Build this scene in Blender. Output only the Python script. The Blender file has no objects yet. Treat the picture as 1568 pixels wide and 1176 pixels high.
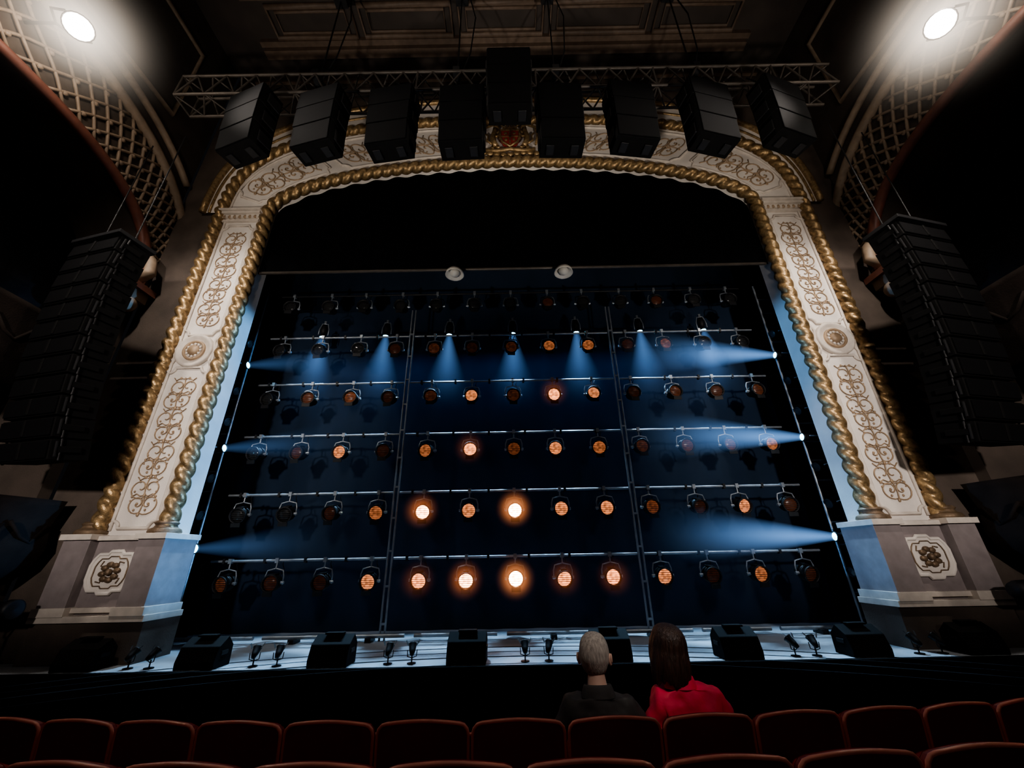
import bpy, bmesh, math, random
from math import sin, cos, pi, radians, sqrt, atan2
from mathutils import Vector, Matrix, Euler
random.seed(7)
ZO = 3.2   # camera height offset so that everything sits above z=0
CX = 0.08
D = bpy.data
scene = bpy.context.scene
scene.view_settings.view_transform = 'AgX'
try: scene.view_settings.look = 'AgX - Medium High Contrast'
except Exception: pass

# ------------------------------------------------------------------ materials
def mat(name, col, rough=.6, metal=0., noise=.18, scale=6., bump=0., bscale=40., spec=.5, stretch=None, dist=.02):
    m = D.materials.new(name); m.use_nodes = True
    nt = m.node_tree; b = nt.nodes['Principled BSDF']
    tc = nt.nodes.new('ShaderNodeTexCoord'); src = tc.outputs['Object']
    if stretch:
        mp = nt.nodes.new('ShaderNodeMapping'); mp.inputs['Scale'].default_value = stretch
        nt.links.new(src, mp.inputs['Vector']); src = mp.outputs['Vector']
    nz = nt.nodes.new('ShaderNodeTexNoise'); nz.inputs['Scale'].default_value = scale; nz.inputs['Detail'].default_value = 4
    nt.links.new(src, nz.inputs['Vector'])
    cr = nt.nodes.new('ShaderNodeValToRGB')
    cr.color_ramp.elements[0].position = .3; cr.color_ramp.elements[1].position = .7
    cr.color_ramp.elements[0].color = (*[c*(1-noise) for c in col], 1)
    cr.color_ramp.elements[1].color = (*[min(1, c*(1+noise)) for c in col], 1)
    nt.links.new(nz.outputs['Fac'], cr.inputs['Fac'])
    nt.links.new(cr.outputs['Color'], b.inputs['Base Color'])
    b.inputs['Roughness'].default_value = rough; b.inputs['Metallic'].default_value = metal
    b.inputs['Specular IOR Level'].default_value = spec
    if bump:
        n2 = nt.nodes.new('ShaderNodeTexNoise'); n2.inputs['Scale'].default_value = bscale; n2.inputs['Detail'].default_value = 3
        nt.links.new(src, n2.inputs['Vector'])
        bp = nt.nodes.new('ShaderNodeBump'); bp.inputs['Strength'].default_value = bump; bp.inputs['Distance'].default_value = dist
        nt.links.new(n2.outputs['Fac'], bp.inputs['Height']); nt.links.new(bp.outputs['Normal'], b.inputs['Normal'])
    return m

M_cream = mat('cream_plaster', (.72,.67,.62), .6, noise=.06, scale=3, bump=.12)
M_creamd = mat('cream_moulding', (.62,.56,.50), .6, noise=.12)
M_mauve = mat('grey_plinth', (.25,.215,.215), .6, noise=.12)
M_orn = mat('gilt_ornament', (.36,.26,.17), .5, metal=.1, noise=.2)
M_gold = mat('gold_leaf', (.33,.225,.115), .38, metal=.6, noise=.45, scale=14, bump=.3)
M_goldd = mat('aged_gold', (.20,.14,.09), .5, metal=.4, noise=.3, scale=8, bump=.3)
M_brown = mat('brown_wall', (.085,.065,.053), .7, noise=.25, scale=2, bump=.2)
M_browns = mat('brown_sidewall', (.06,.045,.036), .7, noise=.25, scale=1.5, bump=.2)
M_balc = mat('dark_balcony', (.016,.012,.010), .85, noise=.25, scale=3, bump=.3, spec=.1)
M_latt = mat('lattice_plaster', (.28,.21,.15), .55, noise=.2)
M_lattbg = mat('lattice_ground', (.075,.056,.043), .8, noise=.2)
M_redg = mat('red_gilt_moulding', (.16,.06,.04), .5, noise=.2)
M_ceil = mat('ceiling_paint', (.05,.039,.033), .8, noise=.25, scale=1.2)
M_ceilm = mat('ceiling_moulding', (.13,.09,.065), .6, noise=.2)
M_black = mat('black_cloth', (.006,.006,.007), .9, noise=.3, scale=4, spec=.1)
M_blackb = mat('black_border_serge', (.0028,.0028,.0032), .95, noise=.3, scale=4, spec=.04)
M_blkm = mat('black_powdercoat', (.012,.012,.013), .5, noise=.2, spec=.3)
M_grille = mat('speaker_grille', (.004,.004,.0045), .85, noise=.2, scale=60, bump=.3, bscale=200, spec=.08)
M_spk = mat('speaker_paint', (.006,.0058,.0058), .75, noise=.15, spec=.12)
M_truss = mat('truss_alloy', (.08,.068,.058), .5, metal=.4, noise=.2)
M_pipe = mat('steel_pipe', (.30,.33,.36), .4, metal=.6, noise=.2)
M_stage = mat('stage_floor_paint', (.32,.35,.38), .45, noise=.25, scale=1.2)
M_navy = mat('navy_backcloth', (.018,.03,.052), .9, noise=.12, scale=.6, spec=.05)
M_floor = mat('auditorium_carpet', (.03,.012,.012), .95, noise=.3, scale=20, bump=.3)
M_velvet = mat('red_velvet', (.28,.018,.018), .85, noise=.2, scale=25, bump=.2, bscale=150)
M_shell = mat('seat_back_shell', (.22,.018,.018), .5, noise=.15, scale=5)
M_trim = mat('seat_trim_wood', (.65,.24,.18), .3, noise=.2)
M_skin = mat('skin', (.55,.35,.27), .5, noise=.06)
M_grey = mat('grey_hair', (.36,.32,.28), .75, noise=.35, scale=30, bump=.6, bscale=60, stretch=(3,3,.6), dist=.01)
M_brunet = mat('dark_brown_hair', (.040,.020,.014), .42, noise=.5, scale=25, bump=.9, bscale=50, stretch=(3,3,.35), dist=.01)
M_jack = mat('black_jacket', (.034,.031,.030), .8, noise=.2, scale=12, bump=.5, bscale=14, dist=.01)
M_red = mat('red_jacket', (.74,.035,.085), .65, noise=.12, scale=6, bump=.8, bscale=9, dist=.015)
M_trous = mat('dark_trousers', (.02,.022,.03), .8)
M_lip = mat('lip', (.35,.14,.12), .5)
M_white = mat('white_enamel', (.45,.43,.39), .4, noise=.05)
M_crimson = mat('crest_red', (.30,.04,.03), .5)
M_lens_dark = mat('glass_dark', (.03,.03,.03), .15, noise=.1)

def emat(name, col, st):
    m = D.materials.new(name); m.use_nodes = True; nt = m.node_tree
    b = nt.nodes['Principled BSDF']; b.inputs['Base Color'].default_value = (*[c*.10 for c in col], 1)
    b.inputs['Roughness'].default_value = .3
    tc = nt.nodes.new('ShaderNodeTexCoord'); g = nt.nodes.new('ShaderNodeTexNoise'); g.inputs['Scale'].default_value = 12
    nt.links.new(tc.outputs['Object'], g.inputs['Vector'])
    mr = nt.nodes.new('ShaderNodeMapRange'); mr.inputs['From Min'].default_value = .3; mr.inputs['From Max'].default_value = .7
    mr.inputs['To Min'].default_value = st*.35; mr.inputs['To Max'].default_value = st*1.5
    nt.links.new(g.outputs['Fac'], mr.inputs['Value']); nt.links.new(mr.outputs['Result'], b.inputs['Emission Strength'])
    b.inputs['Emission Color'].default_value = (*col, 1)
    return m
def glowmat(name,R,k,col,pw=5):
    m=D.materials.new(name); m.use_nodes=True; nt=m.node_tree; nt.nodes.clear(); N=nt.nodes.new
    out=N('ShaderNodeOutputMaterial'); em=N('ShaderNodeEmission'); em.inputs['Color'].default_value=(*col,1)
    tc=N('ShaderNodeTexCoord'); ln=N('ShaderNodeVectorMath'); ln.operation='LENGTH'; nt.links.new(tc.outputs['Object'],ln.inputs[0])
    mr=N('ShaderNodeMapRange'); mr.inputs['From Max'].default_value=R; mr.inputs['To Min'].default_value=1; mr.inputs['To Max'].default_value=0
    nt.links.new(ln.outputs['Value'],mr.inputs['Value'])
    p=N('ShaderNodeMath'); p.operation='POWER'; p.inputs[1].default_value=pw; nt.links.new(mr.outputs[0],p.inputs[0])
    q=N('ShaderNodeMath'); q.operation='MULTIPLY'; q.inputs[1].default_value=k; nt.links.new(p.outputs[0],q.inputs[0])
    nt.links.new(q.outputs[0],em.inputs['Strength']); nt.links.new(em.outputs[0],out.inputs['Volume']); return m

# ------------------------------------------------------------------ mesh builder
class MB:
    def __init__(s): s.v=[]; s.f=[]; s.m=[]; s.s=[]
    def add(s, vs, fs, m=0, smooth=False, M=None):
        o = len(s.v)
        for p in vs:
            p = Vector(p)
            s.v.append(M @ p if M is not None else p)
        for f in fs: s.f.append([i+o for i in f]); s.m.append(m); s.s.append(smooth)
    def box(s, c, d, m=0, M=None, top=(1,1)):
        x,y,z = d[0]/2, d[1]/2, d[2]/2; tx,ty = top
        vs = [(-x,-y,-z),(x,-y,-z),(x,y,-z),(-x,y,-z),(-x*tx,-y*ty,z),(x*tx,-y*ty,z),(x*tx,y*ty,z),(-x*tx,y*ty,z)]
        vs = [Vector(v)+Vector(c) for v in vs]
        s.add(vs, [(3,2,1,0),(4,5,6,7),(0,1,5,4),(1,2,6,5),(2,3,7,6),(3,0,4,7)], m, False, M)
    def cyl(s, p0, p1, r0, r1=None, n=14, m=0, caps=True, smooth=True, M=None):
        p0=Vector(p0); p1=Vector(p1); r1 = r0 if r1 is None else r1
        t=(p1-p0).normalized(); a = Vector((0,0,1)) if abs(t.z)<.9 else Vector((1,0,0))
        u=t.cross(a).normalized(); w=t.cross(u)
        vs=[]
        for k in range(n):
            d=u*cos(2*pi*k/n)+w*sin(2*pi*k/n); vs.append(p0+d*r0)
        for k in range(n):
            d=u*cos(2*pi*k/n)+w*sin(2*pi*k/n); vs.append(p1+d*r1)
        s.add(vs, [(k,(k+1)%n,n+(k+1)%n,n+k) for k in range(n)], m, smooth, M)
        if caps:
            s.add(vs[:n], [tuple(range(n))[::-1]], m, False, M); s.add(vs[n:], [tuple(range(n))], m, False, M)
    def lathe(s, prof, n=20, m=0, M=None, smooth=True):
        vs=[]; fs=[]
        for (r,z) in prof:
            for k in range(n): vs.append((r*cos(2*pi*k/n), r*sin(2*pi*k/n), z))
        for i in range(len(prof)-1):
            for k in range(n): fs.append((i*n+k, i*n+(k+1)%n, (i+1)*n+(k+1)%n, (i+1)*n+k))
        s.add(vs, fs, m, smooth, M)
    def ell(s, c, r, m=0, seg=14, rings=9, M=None):
        if not hasattr(r,'__len__'): r=(r,r,r)
        vs=[]; fs=[]
        for i in range(rings+1):
            a=pi*i/rings
            for k in range(seg):
                b=2*pi*k/seg; vs.append((c[0]+r[0]*sin(a)*cos(b), c[1]+r[1]*sin(a)*sin(b), c[2]+r[2]*cos(a)))
        for i in range(rings):
            for k in range(seg): fs.append((i*seg+k,(i+1)*seg+k,(i+1)*seg+(k+1)%seg,i*seg+(k+1)%seg))
        s.add(vs, fs, m, True, M)
    def tube(s, pts, r, n=6, m=0, closed=False, ref=None, rfun=None, smooth=True, M=None):
        pts=[Vector(p) for p in pts]; N=len(pts)
        if ref is None:
            sm=Vector((0,0,0))
            for i in range(N-1):
                d=pts[i+1]-pts[i]; sm+=Vector((abs(d.x),abs(d.y),abs(d.z)))
            ax=min(range(3), key=lambda k: sm[k]); ref=Vector((0,0,0)); ref[ax]=1
        ref=Vector(ref); vs=[]; fs=[]; L=0
        for i in range(N):
            if closed: t=pts[(i+1)%N]-pts[i-1]
            else: t=pts[min(i+1,N-1)]-pts[max(i-1,0)]
            if t.length<1e-9: t=Vector((0,0,1))
            t.normalize(); u=t.cross(ref)
            if u.length<1e-4: u=t.cross(Vector((.3,.5,.8)))
            u.normalize(); w=u.cross(t)
            if i: L+=(pts[i]-pts[i-1]).length
            for k in range(n):
                a=2*pi*k/n; rr = r if rfun is None else rfun(a,L)
                vs.append(pts[i]+u*cos(a)*rr+w*sin(a)*rr)
        R = N if closed else N-1
        for i in range(R):
            j=(i+1)%N
            for k in range(n): fs.append((i*n+k, j*n+k, j*n+(k+1)%n, i*n+(k+1)%n))
        if not closed:
            fs.append(tuple(range(n))); fs.append(tuple((N-1)*n+k for k in range(n))[::-1])
        s.add(vs, fs, m, smooth, M)
    def strip(s, A, B, m=0, smooth=False):
        n=len(A); s.add(list(A)+list(B), [(i,i+1,n+i+1,n+i) for i in range(n-1)], m, smooth)
    def mesh(s, name, mats):
        me=D.meshes.new(name); me.from_pydata([tuple(v) for v in s.v], [], s.f)
        for m in mats: me.materials.append(m)
        me.polygons.foreach_set('material_index', s.m); me.polygons.foreach_set('use_smooth', s.s)
        me.update(); return me
    def obj(s, name, mats, parent=None, bevel=0, loc=None):
        ob=D.objects.new(name, s.mesh(name, mats)); scene.collection.objects.link(ob)
        if loc: ob.location=loc
        if parent: ob.parent=parent
        if bevel:
            b=ob.modifiers.new('bev','BEVEL'); b.width=bevel; b.segments=2; b.limit_method='ANGLE'
        return ob
def empty(name, loc=(0,0,0)):
    e=D.objects.new(name,None); e.location=loc; e.empty_display_size=.2; scene.collection.objects.link(e); return e
def inst(name, me, loc, parent=None, rot=None):
    o=D.objects.new(name, me); o.location=loc
    if rot is not None: o.rotation_euler=rot
    if parent: o.parent=parent
    scene.collection.objects.link(o); return o

# ------------------------------------------------------------------ contours
def spow(v,p): return (1 if v>=0 else -1)*abs(v)**p
NA, NV = 120, 20
def contour(a,b,n,z0,zs,y):
    P=[]
    for i in range(NV): P.append(Vector((CX-a,y,z0+(zs-z0)*i/NV)))
    for i in range(NA+1):
        t=pi-pi*i/NA; P.append(Vector((CX+a*spow(cos(t),2/n), y, zs+b*max(sin(t),0)**(2/n))))
    for i in range(NV): P.append(Vector((CX+a,y,zs-(zs-z0)*(i+1)/NV)))
    return P
def resample(P, step):
    out=[P[0].copy()]
    L=[0]
    for i in range(1,len(P)): L.append(L[-1]+(P[i]-P[i-1]).length)
    n=int(L[-1]/step); j=0
    for k in range(1,n+1):
        d=L[-1]*k/n
        while j<len(L)-2 and L[j+1]<d: j+=1
        f=(d-L[j])/max(1e-9,L[j+1]-L[j]); out.append(P[j].lerp(P[j+1],f))
    return out
ZS=8.9
ZB=-1.5
A0,B0,N0 = 6.72,1.85,2.0
A1,B1,N1 = 8.2,3.9,2.8
arch=empty('proscenium_arch')
c0=contour(A0,B0,N0,ZB,ZS,8.0); c1=contour(A1,B1,N1,ZB,ZS,8.0)
c0b=contour(A0,B0,N0,ZB,ZS,8.5)
mb=MB(); mb.strip(c0,c1,0); mb.strip(c0b,c0,0)
mb.obj('surround',[M_cream],arch)
o2=MB()
def arconly(P): return P[NV:NV+NA+1]
e1=arconly(contour(8.2,3.9,2.8,ZB,ZS,7.93)); e2=arconly(contour(8.55,4.75,2.8,ZB,ZS,7.93))
e2b=arconly(contour(8.55,4.75,2.8,ZB,ZS,8.0))
o2.strip(e1,e2,0); o2.strip(e2,e2b,0)
o2.tube(arconly(contour(8.55,4.72,2.8,ZB,ZS,7.9)),.09,8,1,ref=(0,1,0))
o2.tube(arconly(contour(8.38,4.3,2.8,ZB,ZS,7.92)),.04,6,1,ref=(0,1,0))
o2.obj('outer_fillet',[M_cream,M_gold],arch)
cw=contour(9.3,15.5-ZS,40,-3.2,ZS,8.02); c1w=contour(A1-.1,B1-.1,N1,-3.2,ZS,8.02)
mw=MB(); mw.strip(c1w,cw,0)
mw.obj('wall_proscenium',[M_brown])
def rope(a,b,n,name,rad,period,z0=.62,lobes=2,amp=.22,y=7.95):
    P=resample(contour(a,b,n,z0,ZS,y),.04)
    m=MB(); half=sum((P[i+1]-P[i]).length for i in range(len(P)-1))/2
    def rf(ang,L):
        ph = (L if L<half else 2*half-L)
        sgn = 1 if L<half else -1
        return rad*(1-amp+amp*1.5*abs(cos((lobes*ang*sgn - 2*pi*ph/period)/2))**.7)
    m.tube(P,rad,16,0,ref=(0,1,0),rfun=rf); return m.obj(name,[M_gold],arch)
rope(A0+.04,B0+.02,N0,'rope_inner',.145,.30,amp=.36)
rope(A1-.13,B1-.13,N1,'rope_outer',.140,.30,amp=.36)
fl=MB()
fl.tube(resample(contour(A0+.27,B0+.30,N0+.03,.62,ZS,7.985),.15),.028,6,0,ref=(0,1,0))
fl.tube(resample(contour(A1-.31,B1-.34,N1,.62,ZS,7.985),.15),.028,6,0,ref=(0,1,0))
fl.obj('fillets',[M_creamd],arch)

def filigree(L,R,p):
    n=max(1,round(L/p)); p=L/n; lines=[]; leaves=[]
    def spiral(S,C,dr,turns=1.6,K=20):
        a0=atan2(S[1]-C[1],S[0]-C[0]); r0=sqrt((S[0]-C[0])**2+(S[1]-C[1])**2)
        return [(C[0]+r0*(1-k/(K+2.))**.9*cos(a0+dr*k*turns*2*pi/K), C[1]+r0*(1-k/(K+2.))**.9*sin(a0+dr*k*turns*2*pi/K)) for k in range(K+1)]
    for i in range(n):
        s0=p*i; sw = 1 if i%2==0 else -1
        lines.append([(s0+p*k/10, .10*R*sin(2*pi*k/10)*sw) for k in range(11)])
        for sg in (1,-1):
            k1 = 1.0 if sg==sw else .66
            lines.append(spiral((s0+.05*p,0),(s0+.28*p,sg*.50*R*k1),-sg,1.25))
            lines.append(spiral((s0+.45*p,0),(s0+.70*p,sg*.50*R*(1.6-k1)),-sg*1.0,1.1))
            lines.append([(s0+.50*p,0),(s0+.48*p,sg*.3*R),(s0+.54*p,sg*.6*R),(s0+.47*p,sg*.9*R)])
            lines.append([(s0+.95*p,0),(s0+.98*p,sg*.35*R),(s0+.90*p,sg*.7*R),(s0+.99*p,sg*.92*R)])
            for (a_,b_,c_) in ((.47,.86,.09),(.28,.50*k1,.09),(.98,.35,.10),(.12,.42,.08),(.60,.80,.07),(.36,.88,.06),(.86,.62,.07)):
                leaves.append((s0+a_*p,sg*b_*R,c_*R))
        leaves.append((s0+.5*p,0,.13*R)); leaves.append((s0,0,.12*R))
    return lines,leaves
orn=MB()
def frame_pts(s0,s1,w,nc=.14):
    pts=[]
    def arcq(cs,cw_,a0,a1):
        for k in range(7):
            a=a0+(a1-a0)*k/6; pts.append((cs+nc*cos(a),cw_+nc*sin(a)))
    for (a,b,x0,x1) in (((s0),(-w),pi/2,0),((s1),(-w),pi,pi/2),((s1),(w),3*pi/2,pi),((s0),(w),0,-pi/2)):
        arcq(a,b,x0,x1)
    out=[]
    for i in range(len(pts)):
        p=pts[i]; q=pts[(i+1)%len(pts)]; d=sqrt((p[0]-q[0])**2+(p[1]-q[1])**2); n=max(1,int(d/.25))
        for k in range(n): out.append((p[0]+(q[0]-p[0])*k/n,p[1]+(q[1]-p[1])*k/n))
    return out
for sg in (-1,1):
    xc=CX+sg*7.46
    def MP(p,y=7.988): return Vector((xc+p[1],y,p[0]))
    for (za,zb) in ((.66,4.12),(4.98,8.45)):
        orn.tube([MP(p,7.985) for p in frame_pts(za,zb,.43)],.032,6,1,closed=True,ref=(0,1,0))
        ls,lv=filigree(zb-za-.5,.27,.75)
        for l in ls: orn.tube([MP((q[0]+za+.25,q[1])) for q in l],.0125,5,0,ref=(0,1,0))
        for q in lv: orn.ell(MP((q[0]+za+.25,q[1])),(q[2]*.9,.02,q[2]*1.2),0,8,5)
    M=Matrix.Translation((xc,7.99,4.55))@Matrix.Rotation(pi/2,4,'X')
    orn.lathe([(.43,0),(.43,.05),(.40,.07),(.36,.07),(.33,.03),(.0,.03)],32,1,M)
    orn.lathe([(.26,.03),(.25,.07),(.21,.07),(.20,.03)],28,0,M)
    orn.lathe([(.13,.03),(.12,.09),(.0,.10)],16,0,M)
    for k in range(12):
        a=2*pi*k/12; orn.ell((xc+.16*cos(a),7.94,4.55+.16*sin(a)),(.035,.03,.035),1,6,4)
    for k in (-1,1):
        orn.tube([(xc+k*.47,7.98,4.15),(xc+k*.40,7.98,4.3),(xc+k*.46,7.98,4.55),(xc+k*.40,7.98,4.8),(xc+k*.47,7.98,4.95)],.03,6,1,ref=(0,1,0))
    for (z,h,pr,wd) in ((8.62,.08,.06,1.0),(8.72,.10,.11,1.04),(8.82,.07,.16,1.10),(8.9,.06,.20,1.16)):
        orn.box((xc,8.0-pr/2,z),(wd,pr,h),1)
    for k in range(7): orn.ell((xc-.42+k*.14,7.9,8.70),(.045,.03,.06),0,7,5)
q0=arconly(c0); q1=arconly(c1)
mid=[(a+b)/2 for a,b in zip(q0,q1)]; SL=[0]
for i in range(1,len(mid)): SL.append(SL[-1]+(mid[i]-mid[i-1]).length)
def AP(s,wm,y=7.988):
    s=max(0,min(SL[-1]-1e-6,s)); j=0
    while j<len(SL)-2 and SL[j+1]<s: j+=1
    f=(s-SL[j])/(SL[j+1]-SL[j]); a=q0[j].lerp(q0[j+1],f); b=q1[j].lerp(q1[j+1],f)
    c=(a+b)/2; d=(b-a); hw=d.length/2
    p=c+d.normalized()*wm*(hw/.85); return Vector((p.x,y,p.z))
HL=SL[-1]/2
for side in (0,1):
    f=(lambda s:s) if side==0 else (lambda s:SL[-1]-s)
    for (a,b) in ((.55,3.0),(3.35,HL-1.25)):
        orn.tube([AP(f(p[0]),p[1],7.985) for p in frame_pts(a,b,.50,.16)],.035,6,1,closed=True,ref=(0,1,0))
        ls,lv=filigree(b-a-.5,.36,1.0)
        for l in ls: orn.tube([AP(f(q[0]+a+.25),q[1]) for q in l],.017,5,0,ref=(0,1,0))
        for q in lv:
            p=AP(f(q[0]+a+.25),q[1]); orn.ell(p,(q[2]*1.0,.02,q[2]*1.0),0,8,5)
orn.obj('filigree_panels',[M_orn,M_creamd],arch)
pl=MB()
for sg in (-1,1):
    def X(x): return CX+sg*x
    pl.box((X(7.46),8.2,-.13),(1.0,.62,1.32),0)
    pl.box((X(6.78),8.12,-.13),(.50,.80,1.32),0)
    pl.box((X(8.16),8.12,-.13),(.50,.80,1.32),0)
    for xx in (6.78,8.16):
        pl.box((X(xx),8.10,.50),(.58,.88,.10),1); pl.box((X(xx),8.12,-.72),(.58,.86,.14),1)
        M=Matrix.Translation((X(xx),7.95,.54))
        pl.lathe([(.25,0),(.27,.04),(.25,.09),(.19,.12),(.17,.16),(.20,.20),(.16,.24)],18,2,M)
    pl.box((X(7.46),8.16,.48),(.98,.70,.08),1); pl.box((X(7.46),8.16,-.70),(.98,.72,.08),1)
    pl.box((X(7.47),8.15,-.83),(2.0,.88,.10),1)
    yf=7.885
    pts=[(-.36,.22),(-.30,.30),(-.14,.30),(-.10,.35),(.10,.35),(.14,.30),(.30,.30),(.36,.22),(.40,.12),(.40,-.12),(.36,-.22),(.30,-.30),(.14,-.30),(.10,-.35),(-.10,-.35),(-.14,-.30),(-.30,-.30),(-.36,-.22),(-.40,-.12),(-.40,.12)]
    xc=X(7.46); zc=-.10
    n=len(pts); vs=[(xc+p[0],yf-.03,zc+p[1]) for p in pts]; pl.add(vs,[tuple(range(n))],3)
    pl.tube([(xc+p[0],yf-.02,zc+p[1]) for p in pts],.035,6,3,closed=True,ref=(0,1,0))
    pl.tube([(xc+p[0]*.75,yf-.04,zc+p[1]*.75) for p in pts],.012,5,2,closed=True,ref=(0,1,0))
    for k in range(8):
        a=2*pi*k/8+.2; pl.ell((xc+.13*cos(a),yf-.05,zc+.13*sin(a)),(.07,.04,.05),2,8,5)
    pl.ell((xc,yf-.07,zc),(.06,.05,.06),2,8,5)
    for k in range(4):
        a=pi/2*k+pi/4; pl.tube([(xc+.16*cos(a),yf-.04,zc+.14*sin(a)),(xc+.24*cos(a+.25),yf-.04,zc+.2*sin(a+.25)),(xc+.27*cos(a-.1),yf-.04,zc+.24*sin(a-.1))],.014,5,2,ref=(0,1,0))
    pl.box((X(7.47),8.18,-1.19),(1.96,.82,.62),4)
pl.obj('plinths',[M_mauve,M_creamd,M_goldd,M_cream,M_brown],arch,bevel=.012)
cr=MB(); zc=11.75
sh=[(-.28,.32),(.28,.32),(.30,.0),(.22,-.22),(0,-.42),(-.22,-.22),(-.30,0)]
n=len(sh)
cr.add([(CX+p[0],7.86,zc+p[1]) for p in sh]+[(CX+p[0],7.99,zc+p[1]) for p in sh],[tuple(range(n))]+[(i,(i+1)%n,n+(i+1)%n,n+i) for i in range(n)],1)
cr.tube([(CX+p[0],7.86,zc+p[1]) for p in sh],.035,6,0,closed=True,ref=(0,1,0))
cr.box((CX,7.85,zc),(.03,.03,.62),0); cr.box((CX,7.85,zc+.02),(.56,.03,.03),0)
for k in (-1,1): 
    cr.ell((CX+k*.13,7.85,zc+.16),(.06,.02,.06),0,8,5); cr.ell((CX+k*.12,7.85,zc-.12),(.05,.02,.07),0,8,5)
for k in range(-2,3):
    cr.tube([(CX+k*.09,7.88,zc+.40),(CX+k*.12,7.85,zc+.52),(CX+k*.05,7.86,zc+.66)],.025,6,0); cr.ell((CX+k*.12,7.84,zc+.53),.03,0,6,4)
cr.box((CX,7.88,zc+.40),(.44,.1,.07),0); cr.ell((CX,7.86,zc+.70),(.06,.05,.06),0,8,5)
for k in (-1,1):
    b=[(.42,-.38),(.50,-.18),(.52,.05),(.46,.25),(.44,.38)]
    cr.tube([(CX+k*x,7.88,zc+z) for x,z in b],.09,8,0,rfun=None)
    cr.ell((CX+k*.42,7.86,zc+.44),(.10,.08,.09),0,10,6)
    cr.tube([(CX+k*.48,7.88,zc+.2),(CX+k*.36,7.86,zc+.22),(CX+k*.32,7.85,zc+.3)],.035,6,0)
    cr.tube([(CX+k*.50,7.88,zc+.05),(CX+k*.38,7.86,zc+.04),(CX+k*.33,7.85,zc+.1)],.035,6,0)
    cr.tube([(CX+k*.45,7.9,zc-.35),(CX+k*.36,7.88,zc-.45),(CX+k*.30,7.86,zc-.44)],.045,6,0)
    cr.tube([(CX+k*.50,7.9,zc-.3),(CX+k*.56,7.88,zc-.48),(CX+k*.48,7.86,zc-.52)],.045,6,0)
    cr.tube([(CX+k*.54,7.9,zc-.25),(CX+k*.70,7.9,zc-.1),(CX+k*.66,7.9,zc+.12),(CX+k*.74,7.9,zc+.22)],.03,6,0)
    cr.tube([(CX+k*.2,7.9,zc+.62),(CX+k*.5,7.9,zc+.66),(CX+k*.8,7.9,zc+.5),(CX+k*.85,7.9,zc+.1),(CX+k*.78,7.9,zc-.3)],.04,6,0)
cr.tube([(CX-.75,7.88,zc-.55),(CX-.4,7.86,zc-.62),(CX,7.85,zc-.56),(CX+.4,7.86,zc-.62),(CX+.75,7.88,zc-.55)],.06,8,0)
for k in range(9): cr.ell((CX-.8+k*.2,7.9,zc-.70+.04*cos(k)),(.11,.06,.08),0,8,5)
cr.obj('royal_coat_of_arms',[M_gold,M_crimson],arch)

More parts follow.
